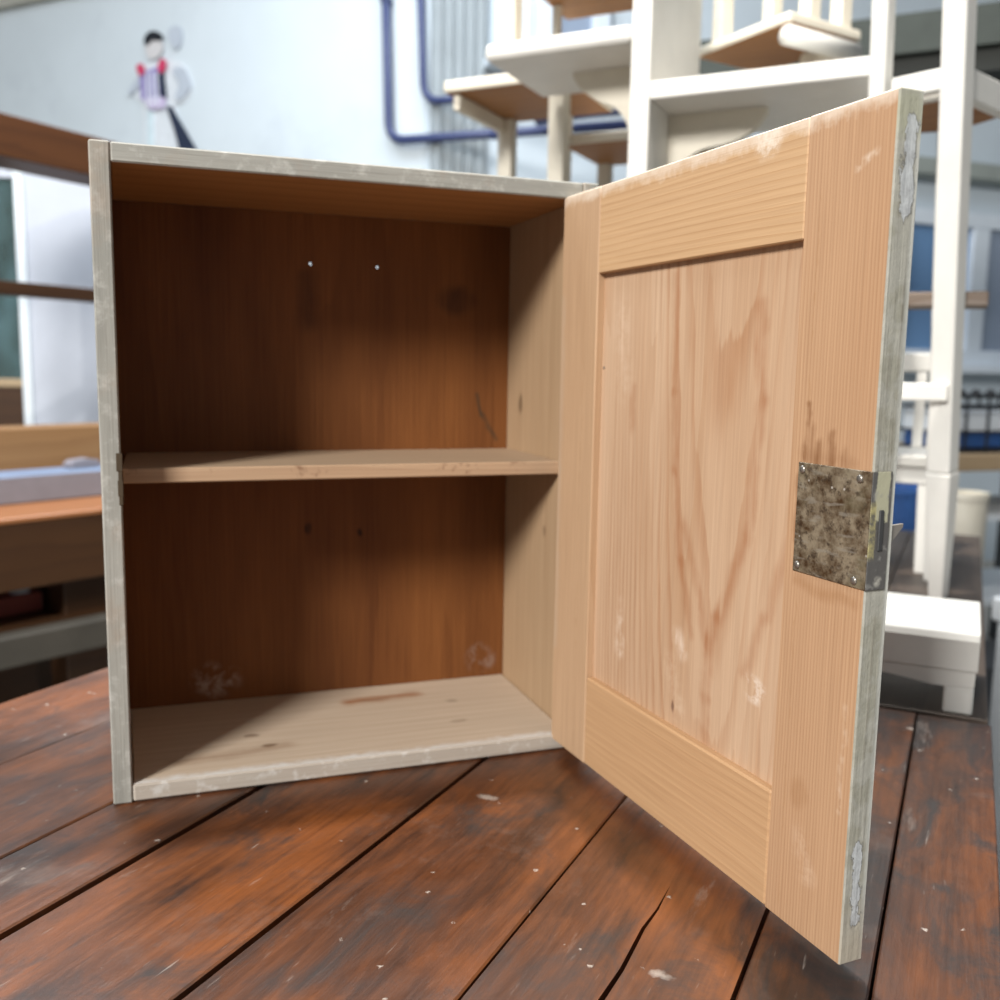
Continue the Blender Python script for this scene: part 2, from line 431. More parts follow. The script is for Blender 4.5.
edges = [-.281, -.1467, -.0054, .077, .2128, .3499, .4845, .5525, .6205]       # b of the joints
gaps = [.0024, .0020, .0066, .0042, .0026, .0024, .0018]
drop = [.0012, 0, -.0008, 0, .0004, -.0004, 0, .0006]
for i in range(len(edges)-1):
    g0 = gaps[i-1] if i > 0 else 0; g1 = gaps[i] if i < len(gaps) else 0
    b0 = edges[i]+g0/2; b1 = edges[i+1]-g1/2; cb = (b0+b1)/2; ca = (TE+TN)/2
    zt = -.0002 - max(0, drop[i]*.6)
    e1 = TE + (.0, .003, -.002, .002, 0, -.003, .001, .0)[i]
    bm = bmesh.new()
    if i == 5:     # this board is split along a drying crack
        crack = [(TN, .4215), (-.30, .4205), (-.14, .4222), (-.047, .4200), (-.015, .4212), (.03, .4196), (.055, .4212), (.088, .4203)]
        hw = [.0020, .0020, .0019, .0017, .0014, .0012, .0008, 0]
        pts = [(TN, b0)] + [(e1, b0), (e1, b1), (TN, b1)]
        low = [(a, b-h) for (a, b), h in zip(crack, hw)]; hi = [(a, b+h) for (a, b), h in zip(crack, hw)]
        loop = [(b1, TN), (b1, e1), (b0, e1), (b0, TN)] + [(b, a) for a, b in low] + [(b, a) for a, b in hi[-2::-1]]
        prism(bm, [(u-cb, v-ca) for u, v in loop], 2, -TT, zt)
    else:
        box(bm, b0-cb, b1-cb, TN-ca, e1-ca, -TT, zt, .0012)
    # board's own x runs along the plank so the grain does too
    bmesh.ops.rotate(bm, verts=bm.verts[:], cent=(0, 0, 0), matrix=Matrix.Rotation(-math.pi/2, 3, 'Z'))
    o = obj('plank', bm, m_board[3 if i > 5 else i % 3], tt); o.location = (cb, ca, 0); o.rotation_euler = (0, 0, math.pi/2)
obj('apron', B(-.26, -.235, TN+.03, TE-.03, -.14, -TT), m_under, tt)
obj('apron', B(.575, .60, TN+.03, TE-.03, -.14, -TT), m_under, tt)
obj('apron', B(-.235, .575, TE-.055, TE-.03, -.14, -TT), m_under, tt)
obj('apron', B(-.235, .575, TN+.03, TN+.055, -.14, -TT), m_under, tt)
for x in (-.25, .52):
    for y in (TN+.04, TE-.11):
        obj('leg', B(x, x+.07, y, y+.07, FZ, -TT-.0005, bev=.004), m_under, tt)

# ------------------------------------------------------------------ second table behind it
m_dull = wood('dull_table_wood', (.115, .085, .065), (.055, .04, .032), 1, 0, 90, 2, .5, .4, .5, rand=True, spec=.5)
T2N, T2F = .545, 1.80
t2 = thing('side_table', 'grey-brown table behind the work table, carrying footstool and stacked white furniture', 'table', (0, 0, 0), RZ)
bb = -.50; k = 0
while bb < .61:
    b1 = min(bb+.14, .62)
    o = obj('plank', B(bb-(bb+b1)/2, b1-.002-(bb+b1)/2, T2N, T2F, -.03, -.0003, bev=.001), m_dull, t2); o.location.x = (bb+b1)/2
    bb = b1
obj('apron', B(.57, .595, T2N+.03, T2F-.03, -.12, -.0305), m_under, t2)
obj('apron', B(-.48, .57, T2N+.03, T2N+.055, -.12, -.0305), m_under, t2)
obj('apron', B(-.48, .57, T2F-.055, T2F-.03, -.12, -.0305), m_under, t2)
for x in (-.48, .53):
    for y in (T2N+.06, T2F-.12):
        obj('leg', B(x, x+.06, y, y+.06, FZ, -.0305, bev=.003), m_under, t2)

# ------------------------------------------------------------------ the cabinet
cb_ = thing('wooden_cabinet', 'small stripped pine wall cabinet with open panelled door, one shelf and worn grey edges', 'cabinet', (0, 0, 0))
W, H, D, T, TB = .4010, .5, .1849, .0144, .0148
PINE_L, PINE_D = (.42, .29, .175), (.30, .185, .095)
def front_paint(name, base, blotch, grain, seed, low=.0):
    """weathered edge paint: streaks along the grain with bare spots"""
    t = NT(name); P = t.vec('ADD', t.P(), (seed, seed*2, seed*3))
    s = [60]*3; s[grain] = 5
    n = t.noise(t.scl(P, tuple(s)), 1, 5, .65); n2 = t.noise(P, 55, 5, .7); n3 = t.noise(P, 16, 4, .6)
    fs = [700]*3; fs[grain] = 14
    fb = t.noise(t.scl(P, tuple(fs)), 1, 3, .6)
    c = t.mix(t.rng(n, .35, .68), base, blotch)
    c = t.mix(t.rng(n2, .52, .66, 0, .7), c, (.50, .49, .45))
    c = t.mix(t.rng(n3, .55, .72, 0, .6), c, (.36, .28, .21))
    c = t.mix(t.rng(fb, .5, .75, 0, .4), c, (.14, .13, .11))
    return t.finish(c, .75, .25, t.math('ADD', n2, fb), .5, .0006)
m_edge_v = front_paint('worn_edge_vertical', (.36, .35, .31), (.27, .265, .235), 2, 1.3)
m_edge_h = front_paint('worn_edge_horizontal', (.38, .37, .33), (.28, .275, .245), 0, 2.9)
m_side = wood('side_pine', PINE_L, PINE_D, 2, 1, 320, 3, .22, .3, .6,
              extras=[('blob', (T, .0, .0), (.001, .001, .001), 0, (.1, .1, .1), 0, 0),
                      ('blob', (W-T, .140, .309), (.02, .008, .014), 0, (.12, .075, .04), .75, 0),
                      ('blob', (W-T, .07, .19), (.02, .006, .008), 0, (.15, .09, .05), .5, 0)])
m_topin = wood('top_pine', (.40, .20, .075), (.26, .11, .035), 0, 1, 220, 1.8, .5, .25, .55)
m_bottom = wood('bottom_pine', (.56, .455, .345), (.44, .32, .22), 0, 1, 420, 3, .25, .3, .6,
                extras=[('seg', (.212, .139, TB), (.278, .1425, TB), .012, (.27, .105, .035), 1.0, 0),
                        ('seg', (.225, .137, TB), (.250, .138, TB), .003, (.12, .05, .02), .6, 0),
                        ('blob', (.125, .050, TB), (.010, .007, .01), 0, (.13, .08, .045), .85, 0),
                        ('blob', (.112, .078, TB), (.009, .006, .01), 0, (.17, .11, .07), .7, 0),
                        ('blob', (.31, .115, TB), (.009, .005, .01), 0, (.2, .15, .1), .6, 0),
                        ('blob', (.30, .06, TB), (.012, .005, .01), 0, (.24, .18, .12), .5, 0),
                        ('seg', (.05, .035, TB), (.14, .046, TB), .012, (.26, .16, .095), .55, 0),
                        ('zband', 1, .012, .002, (.70, .70, .68), .75, .018)])
m_bottom_edge = wood('bottom_front_edge', (.45, .40, .34), (.34, .29, .24), 0, 2, 300, 2, .4, .3, .7,
                     worn=((.62, .61, .58), .54, .55))
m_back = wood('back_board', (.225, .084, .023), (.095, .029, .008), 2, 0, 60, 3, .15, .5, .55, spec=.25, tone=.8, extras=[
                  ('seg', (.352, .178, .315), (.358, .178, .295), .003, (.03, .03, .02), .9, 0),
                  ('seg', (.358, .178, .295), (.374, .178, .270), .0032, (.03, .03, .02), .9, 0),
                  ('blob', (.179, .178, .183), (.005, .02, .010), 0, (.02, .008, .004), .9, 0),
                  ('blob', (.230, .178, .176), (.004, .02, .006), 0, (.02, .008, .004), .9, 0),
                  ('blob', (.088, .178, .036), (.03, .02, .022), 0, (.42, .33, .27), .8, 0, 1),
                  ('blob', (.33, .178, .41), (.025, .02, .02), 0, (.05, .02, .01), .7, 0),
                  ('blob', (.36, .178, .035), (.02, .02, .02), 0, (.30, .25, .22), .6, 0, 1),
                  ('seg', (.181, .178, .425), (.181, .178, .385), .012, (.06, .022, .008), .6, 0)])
m_shelf = wood('shelf_pine', (.46, .34, .23), (.34, .22, .13), 0, 1, 240, 2, .4, .2, .6)
m_shelf_edge = wood('shelf_edge', (.50, .34, .215), (.36, .22, .13), 0, 2, 380, 2, .35, .25, .6, worn=((.16, .075, .04), .60, .75))
BK = .0065    # back board thickness
o = obj('side_panel', B(0, T, 0, D, 0, H, bev=.0012), [m_side, m_edge_v], cb_); facemat(o, 1, lambda p: p.normal.y < -.5 or p.normal.x < -.9)
for v_ in o.data.vertices:
    if v_.co.x > T*.6: v_.co.x -= .0058*(v_.co.y/D)
o = obj('side_panel', B(W-T, W, 0, D, 0, H, bev=.0012), [m_side, m_edge_v], cb_); facemat(o, 1, lambda p: p.normal.y < -.5 or p.normal.x > .9)
def flare(o):
    for v_ in o.data.vertices:
        if v_.co.x < T*2: v_.co.x -= .0058*(v_.co.y/D)
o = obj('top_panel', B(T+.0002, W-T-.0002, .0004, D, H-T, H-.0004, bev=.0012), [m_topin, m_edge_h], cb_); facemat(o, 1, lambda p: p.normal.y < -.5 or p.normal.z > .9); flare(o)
o = obj('bottom_panel', B(T+.0002, W-T-.0002, .0, D, .0006, TB, bev=.0016), [m_bottom, m_bottom_edge], cb_); facemat(o, 1, lambda p: p.normal.y < -.5); flare(o)
# back board with its two nail holes bored right through
def board_holes(x0, x1, y0, y1, z0, z1, holes, r, n=10):
    bm = bmesh.new()
    def quad(f): bm.faces.new([bm.verts.new(v) for v in f])
    xs = [x0] + [v for h in holes for v in (h[0]-.01, h[0]+.01)] + [x1]
    zc = holes[0][1]; zs = [z0, zc-.01, zc+.01, z1]
    for y in (y0, y1):
        for i in range(len(xs)-1):
            for j in range(3):
                if j == 1 and i % 2 == 1: continue
                quad([(xs[i], y, zs[j]), (xs[i+1], y, zs[j]), (xs[i+1], y, zs[j+1]), (xs[i], y, zs[j+1])])
        for hx, hz in holes:
            for k in range(4*n):
                def ring(k):
                    a = 2*math.pi*k/(4*n); c, s = math.cos(a), math.sin(a); q = .01/max(abs(c), abs(s))
                    return (hx+r*c, y, hz+r*s), (hx+q*c, y, zc+q*s)
                a, b = ring(k), ring(k+1); quad([a[0], a[1], b[1], b[0]])
    for hx, hz in holes:
        for k in range(4*n):
            p = [(hx+r*math.cos(2*math.pi*q/(4*n)), hz+r*math.sin(2*math.pi*q/(4*n))) for q in (k, k+1)]
            quad([(p[0][0], y0, p[0][1]), (p[1][0], y0, p[1][1]), (p[1][0], y1, p[1][1]), (p[0][0], y1, p[0][1])])
    for f in ([(x0, z0), (x1, z0)], [(x1, z0), (x1, z1)], [(x1, z1), (x0, z1)], [(x0, z1), (x0, z0)]):
        (a, b), (c, d) = f; quad([(a, y0, b), (c, y0, d), (c, y1, d), (a, y1, b)])
    bmesh.ops.remove_doubles(bm, verts=bm.verts[:], dist=1e-5)
    bmesh.ops.recalc_face_normals(bm, faces=bm.faces[:])
    return bm
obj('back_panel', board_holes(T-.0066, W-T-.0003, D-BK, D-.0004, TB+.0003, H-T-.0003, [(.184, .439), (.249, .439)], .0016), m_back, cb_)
o = obj('shelf', B(T-.0010, W-T-.0002, .036, D-BK-.0003, .2482, .2602, bev=.001), [m_shelf, m_shelf_edge], cb_); facemat(o, 1, lambda p: p.normal.y < -.5)
# brass strike let into the left side
m_brass = plain('old_brass', (.085, .06, .035), .6, .4)
bm = B(T-.0022, T+.0007, -.0005, .018, .236, .273, bev=.0004); box(bm, T-.0034, T+.0010, -.0009, .004, .262, .2755, .0003); box(bm, T-.0028, T+.0010, -.0008, .004, .243, .255, .0003)
obj('strike_plate', bm, m_brass, cb_)

# ---- door: local x along the door from the hinge, y into its thickness, z up
TH = 1.6381; DW, DT, ZB, ZT = .3664, .0169, .0107, .4867
SL, SR, RT, RB, RD = .0620, .0660, .0675, .0762, .0066
LT, DK = (.60, .385, .215), (.43, .235, .105)
zpaint = ('zband', 2, ZT-.010, ZT-.002, (.72, .60, .48), .75, .02)
rust = (.17, .065, .02)
m_stileR = wood('door_stile_pine', (.52, .325, .19), (.37, .19, .092), 2, 0, 2500, 7, .5, .3, .58, warp=(3, .35), sharp=1.6, extras=[
    zpaint, ('seg', (.3130, 0, .296), (.3138, 0, .326), .0026, rust, .95, 0), ('seg', (.3165, 0, .294), (.3175, 0, .312), .0045, rust, .6, 0), ('seg', (.324, 0, .292), (.325, 0, .304), .005, rust, .6, 0), ('seg', (.334, 0, .292), (.334, 0, .310), .0032, rust, .7, 0), ('seg', (.345, 0, .291), (.345, 0, .301), .005, rust, .45, 0), ('seg', (.312, 0, .297), (.352, 0, .296), .006, rust, .35, 0),
    ('seg', (.3085, 0, .245), (.3085, 0, .285), .003, rust, .45, 0), ('seg', (.312, 0, .222), (.360, 0, .219), .005, (.26, .11, .03), .35, 0),
    ('seg', (.340, 0, .452), (.354, 0, .458), .0035, (.74, .62, .50), .7, 0, 1), ('seg', (.3578, 0, .10), (.3585, 0, .16), .003, (.72, .58, .45), .5, 0, 1),
    ('seg', (.328, 0, .07), (.335, 0, .05), .009, (.68, .50, .36), .45, 0, 1), ('blob', (.325, 0, .096), (.010, .02, .014), 0, (.32, .16, .07), .4, 0),
    ('seg', (.3131, 0, .0), (.3131, 0, .49), .0009, (.38, .21, .10), .55, 0)])
m_stileL = wood('door_hinge_stile_pine', (.52, .345, .21), (.39, .225, .115), 2, 0, 1900, 6, .35, .3, .58, warp=(3, .35), extras=[
    zpaint, ('seg', (.0415, 0, 0), (.0415, 0, .49), .0012, (.38, .22, .11), .5, 0), ('seg', (.003, 0, .1), (.003, 0, .40), .006, (.44, .33, .235), .6, 0)])
m_railT = wood('door_top_rail_pine', (.57, .37, .205), (.42, .23, .10), 0, 2, 1250, 3.4, .5, .25, .58, warp=(2.5, .7), sharp=2.6, extras=[
    zpaint, ('blob', (.265, 0, .482), (.018, .02, .016), 0, (.78, .69, .58), .8, 0, 1)])
m_railB = wood('door_bottom_rail_pine', (.54, .335, .18), (.41, .22, .10), 0, 2, 900, 5, .25, .28, .55, warp=(4, 1.2), sharp=1.5)
vc = (.33, .14, .06)
def V(pts, wd, st): return [('seg', (a[0], RD, a[1]), (b[0], RD, b[1]), wd, vc, st, 0) for a, b in zip(pts, pts[1:])]
m_panel = wood('door_panel_ply', (.58, .405, .27), (.44, .26, .145), 2, 0, 60, 4, .28, .28, .58, warp=(9, .8), sharp=.8, tone=.5, cath=(.224, .0105, 7.5, (.37, .175, .08), .55), extras=
    V([(.163, .41), (.168, .33), (.171, .273), (.183, .21), (.200, .16)], .0055, .55) + V([(.188, .235), (.218, .161), (.221, .119), (.222, .09)], .007, .5)
    + V([(.258, .385), (.264, .326), (.256, .237)], .007, .6) + V([(.256, .237), (.230, .178), (.221, .155)], .008, .55)
    + V([(.299, .241), (.277, .19), (.262, .150)], .007, .45) + V([(.112, .33), (.110, .30)], .006, .4) + [
    ('seg', (.103, RD, .158), (.105, RD, .118), .008, (.72, .58, .46), .75, 0, 1), ('seg', (.183, RD, .155), (.192, RD, .143), .008, (.74, .60, .48), .8, 0, 1),
    ('blob', (.271, RD, .143), (.013, .02, .012), 0, (.78, .68, .58), .85, 0, 1), ('seg', (.175, RD, .135), (.188, RD, .10), .011, (.66, .50, .36), .5, 0, 1),
    ('blob', (.181, RD, .101), (.003, .02, .005), 0, (.12, .06, .04), .8, 0), ('seg', (.090, RD, .39), (.096, RD, .33), .015, (.66, .50, .37), .4, 0, 1)])
door = obj('door', B(SL-.005, DW-SR+.005, RD, RD+.005, ZB+RB-.005, ZT-RT+.005), m_panel, cb_)
door.location = (.3705, .0038, 0); door.rotation_euler = (0, 0, math.atan2(-math.sin(TH), -math.cos(TH)))
# painted closing edge: old grey-green paint, flaking
t = NT('door_edge_paint'); P = t.P(); n = t.noise(P, 120, 5, .7); n2 = t.noise(t.scl(P, (300, 300, 10)), 1, 4, .6); n3 = t.noise(P, 38, 4, .6)
x_, y_, z_ = t.xyz(P)
c = t.mix(t.rng(n, .35, .7), (.35, .335, .275), (.26, .25, .20))
c = t.mix(t.rng(n2, .5, .7, 0, .6), c, (.17, .15, .12))
fl = t.rng(t.math('ADD', n3, t.math('MULTIPLY', n, .3)), .60, .68)
Pn = t.vec('ADD', P, t.vec('SCALE', t.vec('SUBTRACT', t.noise_col(P, 130), (.5, .5, .5)), scale=.006))
pf = t.math('MAXIMUM', t.seg(P, (DW, .0098, .470), (DW, .0090, .428), .0085, 0), t.seg(P, (DW, .0080, .080), (DW, .0092, .036), .0066, 0))
n5 = t.noise(t.scl(P, (260, 260, 120)), 1, 5, .7)
pf = t.math('ADD', pf, t.math('MULTIPLY', t.math('SUBTRACT', n5, .5), 2.2))
patch = t.rng(pf, .52, .58); ringm = t.math('SUBTRACT', t.rng(pf, .38, .46), patch, clamp=True)
c = t.mix(t.math('MULTIPLY', fl, .35), c, (.47, .46, .42))
c = t.mix(t.rng(y_, .0125, .0150, 0, .7), c, (.50, .50, .46))
c = t.mix(t.rng(z_, .055, .02, 0, .8), c, (.42, .37, .29))
c = t.mix(t.math('MULTIPLY', t.blob(P, (DW, .008, .475), (.02, .02, .018)), .6), c, (.36, .36, .255))
c = t.mix(t.math('MULTIPLY', ringm, .5), c, (.14, .135, .12))
c = t.mix(t.math('MULTIPLY', patch, .85), c, t.mix(t.rng(n, .4, .65), (.52, .54, .55), (.38, .39, .40)))
m_dedge = t.finish(c, .7, .3, t.math('ADD', n, t.math('ADD', n2, t.math('MULTIPLY', patch, 1.5))), .8, .0008)
m_doorout = front_paint('door_outer_paint', (.40, .40, .36), (.33, .33, .29), 2, 4.4)
def dpart(name, bm, m):
    o = obj(name, bm, [m, m_dedge, m_doorout], door)
    facemat(o, 1, lambda p: p.normal.x > .6 and p.center.x > DW-.003)
    facemat(o, 2, lambda p: p.normal.y > .6)
    return o
dpart('stile', B(0, SL-.0002, 0, DT, ZB, ZT, bev=.0009), m_stileL)
dpart('stile', B(DW-SR+.0002, DW, 0, DT, ZB, ZT, bev=.0009), m_stileR)
dpart('rail', B(SL, DW-SR, .0002, DT-.0002, ZT-RT, ZT-.0002, bev=.0008), m_railT)
dpart('rail', B(SL, DW-SR, .0002, DT-.0002, ZB+.0002, ZB+RB, bev=.0014), m_railB)
# lock plate folded round the closing edge
t = NT('tarnished_plate'); P = t.P(); n = t.noise(P, 75, 6, .68); n2 = t.noise(P, 170, 5, .7); n3 = t.noise(P, 34, 4, .6)
c = t.mix(t.rng(n, .38, .60), (.075, .038, .014), (.33, .265, .18))
c = t.mix(t.rng(n2, .52, .64, 0, .85), c, (.045, .026, .014))
c = t.mix(t.math('MULTIPLY', t.rng(t.noise(t.scl(P, (60, 60, 260)), 1, 4), .56, .66), .5), c, (.36, .32, .26))
c = t.mix(t.rng(n3, .54, .7, 0, .6), c, (.21, .18, .105))
d, _c = t.voro(P, 210); c = t.mix(t.math('MULTIPLY', t.rng(d, .2, .1), t.math('GREATER_THAN', t.xyz(_c)[0], .86)), c, (.55, .50, .43))
t.b.inputs['Metallic'].default_value = .45
m_plate = t.finish(c, t.rng(n2, .3, .7, .38, .62), .5, t.math('ADD', n, n2), .5, .0008)
t = NT('lock_edge_paint'); P = t.P(); n = t.noise(P, 110, 5, .7); x_, y_, z_ = t.xyz(P)
gn = t.math('MULTIPLY', t.math('SUBTRACT', n, .5), .02)
up = t.rng(t.math('ADD', z_, gn), .2655, .2665)
cen = t.math('MULTIPLY', t.rng(t.math('ADD', y_, t.math('MULTIPLY', gn, .25)), .0018, .0024), t.rng(t.math('ADD', y_, t.math('MULTIPLY', gn, .2)), .0115, .0108))
c = t.mix(t.math('MULTIPLY', up, cen), (.095, .09, .085), (.40, .385, .27))
lf = t.math('MULTIPLY', t.rng(t.math('ADD', y_, t.math('MULTIPLY', gn, .3)), .0034, .0026), t.math('MULTIPLY', t.rng(z_, .244, .247), t.rng(z_, .277, .274)))
c = t.mix(t.math('MULTIPLY', lf, t.rng(n, .40, .56, .1, .9)), c, (.40, .35, .16))
c = t.mix(t.math('MULTIPLY', t.blob(P, (DW, .007, .233), (.02, .004, .004)), t.rng(n, .4, .55)), c, (.40, .38, .33))
c = t.mix(t.math('MULTIPLY', t.rng(n, .58, .66), .5), c, (.28, .27, .25))
m_lockedge = t.finish(c, .55, .4, n, .7, .0008)
bm = B(.3095, DW+.0011, -.0011, .0, .2285, .2925, bev=.0003)
box(bm, DW+.0001, DW+.0012, -.0011, .0126, .2285, .2925, .0003)
lp = obj('lock_plate', bm, [m_plate, m_lockedge], door); facemat(lp, 1, lambda p: p.normal.x > .6 and p.center.x > DW)
obj('lock_bolt', B(DW+.0009, DW+.0022, .0047, .0078, .2500, .2720, bev=.0004), plain('bolt_steel', (.10, .10, .10), .45, .6), door)
m_screw = plain('screw_steel', (.34, .31, .27), .35, .8)
for x, z in ((.3135, .2885), (.3585, .2880), (.3135, .2325), (.3590, .2325)):
    bm = bmesh.new(); lathe(bm, [(.0024, 0), (.0023, .0007), (.0016, .0013), (.0004, .0015)], 14)
    bmesh.ops.rotate(bm, verts=bm.verts[:], cent=(0, 0, 0), matrix=Matrix.Rotation(math.pi/2, 3, 'X'))
    bmesh.ops.translate(bm, verts=bm.verts[:], vec=(x, -.0010, z))
    obj('screw', bm, m_screw, door, smooth=True)
# small pointed metal catch sticking out on the far side
bm = prism(bmesh.new(), [(DT, .2520), (DT+.0088, .2612), (DT+.0092, .2632), (DT, .2625)], 0, DW-.0040, DW-.0020)
obj('catch', bm, plain('catch_metal', (.40, .36, .32), .4, .6), door)
# nail head in the panel's left groove
bm = bmesh.new(); lathe(bm, [(.0012, 0), (.001, .0006), (.0003, .0009)], 10)
bmesh.ops.rotate(bm, verts=bm.verts[:], cent=(0, 0, 0), matrix=Matrix.Rotation(math.pi/2, 3, 'X')); bmesh.ops.translate(bm, verts=bm.verts[:], vec=(SL+.003, RD, .345))
obj('nail', bm, m_screw, door)
for z in (.09, .40):    # butt hinges
    bm = bmesh.new(); tube(bm, [(-.002, DT+.002, z-.022), (-.002, DT+.002, z+.022)], .0032, 10)
    box(bm, -.0012, 0, .002, DT+.001, z-.022, z+.022)
    obj('hinge', bm, m_brass, door)

# ------------------------------------------------------------------ white furniture on the second table
# footstool: rounded board top, wavy apron, plank feet
fs = thing('footstool', 'low white painted footstool with wavy apron at the near end of the grey-brown table', 'footstool', tw(.475, .547, 0), RZ)
prof = [(.0, .046), (.0, .078), (.003, .0845), (.009, .088), (.150, .088), (.156, .086), (.158, .080), (.158, .046), (.146, .046), (.146, .074), (.012, .074), (.012, .046)]
obj('seat', prism(bmesh.new(), [(y, z) for y, z in prof], 0, -.130, .130, .0012), m_white, fs)
ap = [(-.128, .0455), (.128, .0455), (.128, .0305), (.10, .0285), (.088, .0285), (.070, .031), (.045, .034), (0, .036), (-.045, .034), (-.07, .031), (-.088, .0285), (-.1, .0285), (-.128, .0305)]
obj('apron', prism(bmesh.new(), ap, 1, .001, .017), m_white, fs)
obj('apron', prism(bmesh.new(), ap, 1, .141, .157), m_white, fs)
for x in (-.128, .100):
    for y in (.001, .133):
        obj('leg', B(x, x+.028, y, y+.024, 0, .030, bev=.0025), m_white, fs)

# shelf stand
ss = thing('shelf_stand', 'white painted shelf stand with centre upright and two boards on curved brackets', 'shelf', tw(.044, 1.10, 0), RZ)
ox, oy = .044, 1.10
def ss_box(name, b0, b1, a0, a1, z0, z1, m, bev=.003, seg=2):
    return obj(name, B(b0-ox, b1-ox, a0-oy, a1-oy, z0, z1, bev=bev, seg=seg), m, ss)
ss_box('upright', .027, .061, 1.10, 1.41, 0, 1.30, m_white)
ss_box('shelf_board', -.247, .0268, 1.10, 1.36, .884, .913, m_white, .009, 3)
ss_box('shelf_board', .0612, .405, 1.102, 1.40, .789, .818, m_white, .003)
ss_box('upper_board', -.228, .0268, 1.135, 1.43, 1.050, 1.080, m_raw, .008, 3)
ss_box('board_post', -.236, -.200, 1.125, 1.160, .9133, 1.0497, m_cream)
ss_box('board_post', -.236, -.200, 1.125, 1.160, 1.0803, 1.30, m_cream)
ss_box('board_post', -.2185, -.2035, 1.335, 1.352, .9133, 1.0497, m_cream, .002)
def curve(pts):   # Catmull-Rom
    out = []
    for i in range(len(pts)-1):
        p0, p1, p2, p3 = pts[max(i-1, 0)], pts[i], pts[i+1], pts[min(i+2, len(pts)-1)]
        for k in range(5):
            t = k/5
            out.append(tuple(.5*(2*b + (c-a)*t + (2*a-5*b+4*c-d)*t*t + (3*b-a-3*c+d)*t**3) for a, b, c, d in zip(p0, p1, p2, p3)))
    return out + [pts[-1]]
lc = [(ata(x, y, 1.225)[0]-ox, ata(x, y, 1.225)[2]) for x, y in ((573, 76), (580, 88), (597, 100), (615, 108), (627, 124), (631, 146))]
lc = [(min(x, .0265-ox), min(z, .8835)) for x, z in lc]
obj('bracket', prism(bmesh.new(), [(.0265-ox, .8835), (lc[0][0], .8835)] + curve(lc) + [(.0265-ox, lc[-1][1])], 1, 1.225-oy, 1.245-oy), m_cream, ss)
rc = [(ata(x, y, 1.215)[0]-ox, min(.7885, ata(x, y, 1.215)[2])) for x, y in ((766, 112), (759, 122), (748, 133), (728, 143), (700, 150), (676, 168))]
obj('bracket', prism(bmesh.new(), [(.0615-ox, .7885), (rc[0][0], .7885)] + curve(rc) + [(.0615-ox, rc[-1][1])], 1, 1.215-oy, 1.235-oy), m_cream, ss)
ss_box('foot_board', -.20, .0268, 1.14, 1.36, 0, .03, m_white)

def stool(label, b0, b1, a0, a1, zb, zt, zfoot, seat_m, leg_m, legw=.034, inset=.012, apron=.03, rung=None, raw=True, legs=None, upper=(), rot=0, rnd=.006, cat='stool', name='stool'):
    cb, ca = (b0+b1)/2, (a0+a1)/2; hw, hd = (b1-b0)/2, (a1-a0)/2
    s = thing(name, label, cat, tw(cb, ca, zfoot), RZ+rot)
    z = lambda v: v-zfoot
    st = obj('seat', B(-hw, hw, -hd, hd, z(zb), z(zt), bev=rnd, seg=3), [seat_m, m_raw], s)
    if raw: facemat(st, 1, lambda p: p.normal.z < -.9)
    if apron:
        i = inset + .004
        obj('apron', B(-hw+i, hw-i, -hd+i, -hd+i+.016, z(zb)-apron, z(zb)-.0003, bev=.002), leg_m, s)
        obj('apron', B(-hw+i, hw-i, hd-i-.016, hd-i, z(zb)-apron, z(zb)-.0003, bev=.002), leg_m, s)
        obj('apron', B(-hw+i, -hw+i+.016, -hd+i+.017, hd-i-.017, z(zb)-apron, z(zb)-.0003, bev=.002), leg_m, s)
        obj('apron', B(hw-i-.016, hw-i, -hd+i+.017, hd-i-.017, z(zb)-apron, z(zb)-.0003, bev=.002), leg_m, s)
    for (x, y) in (legs if legs is not None else ((-1, -1), (1, -1), (-1, 1), (1, 1))):
        cx = x*(hw-inset-legw/2); cy = y*(hd-inset-legw/2)
        bm = bmesh.new(); beam(bm, (cx, cy, 0), (cx, cy, z(zb)-.0004), legw*.8, legw*.8, legw, legw, .002, side=(1, 0, 0))
        obj('leg', bm, leg_m, s)
    if rung:
        for y in (-1, 1):
            cy = y*(hd-inset-legw/2); q = hw-inset-legw
            obj('rung', B(-q, q, cy-.009, cy+.009, rung-zfoot-.012, rung-zfoot+.012, bev=.003), leg_m, s)
    for (x, y, zt2) in upper:
        cx = x*(hw-inset-legw/2); cy = y*(hd-inset-legw/2)
        obj('back_post', beam(bmesh.new(), (cx, cy, z(zt)+.0003), (cx, cy, zt2-zfoot), legw*.9, legw*.9, bev=.003, side=(1, 0, 0)), leg_m, s)
    return s
sa = stool('cream stool with raw wood underside, leftmost of the stacked white furniture', -.502, -.215, 1.405, 1.70, .932, .957, 0, m_cream, m_cream, .036, .012, 0, legs=((-1, 1), (.26, 1), (1, -.9)))
obj('apron', B(-.128, -.112, -.130, .098, .898, .9317, bev=.003), m_cream, sa)
obj('rung', B(-.09, .0, .108, .124, .40, .425, bev=.003), m_cream, sa)
stool('low cream stool with brown underside glimpsed between upright and cream stool', -.262, .02, 1.50, 1.74, .822, .845, 0, m_cream, m_cream, .03, .010, 0, legs=((-1, 1), (1, 1), (1, -1)), rung=.35)
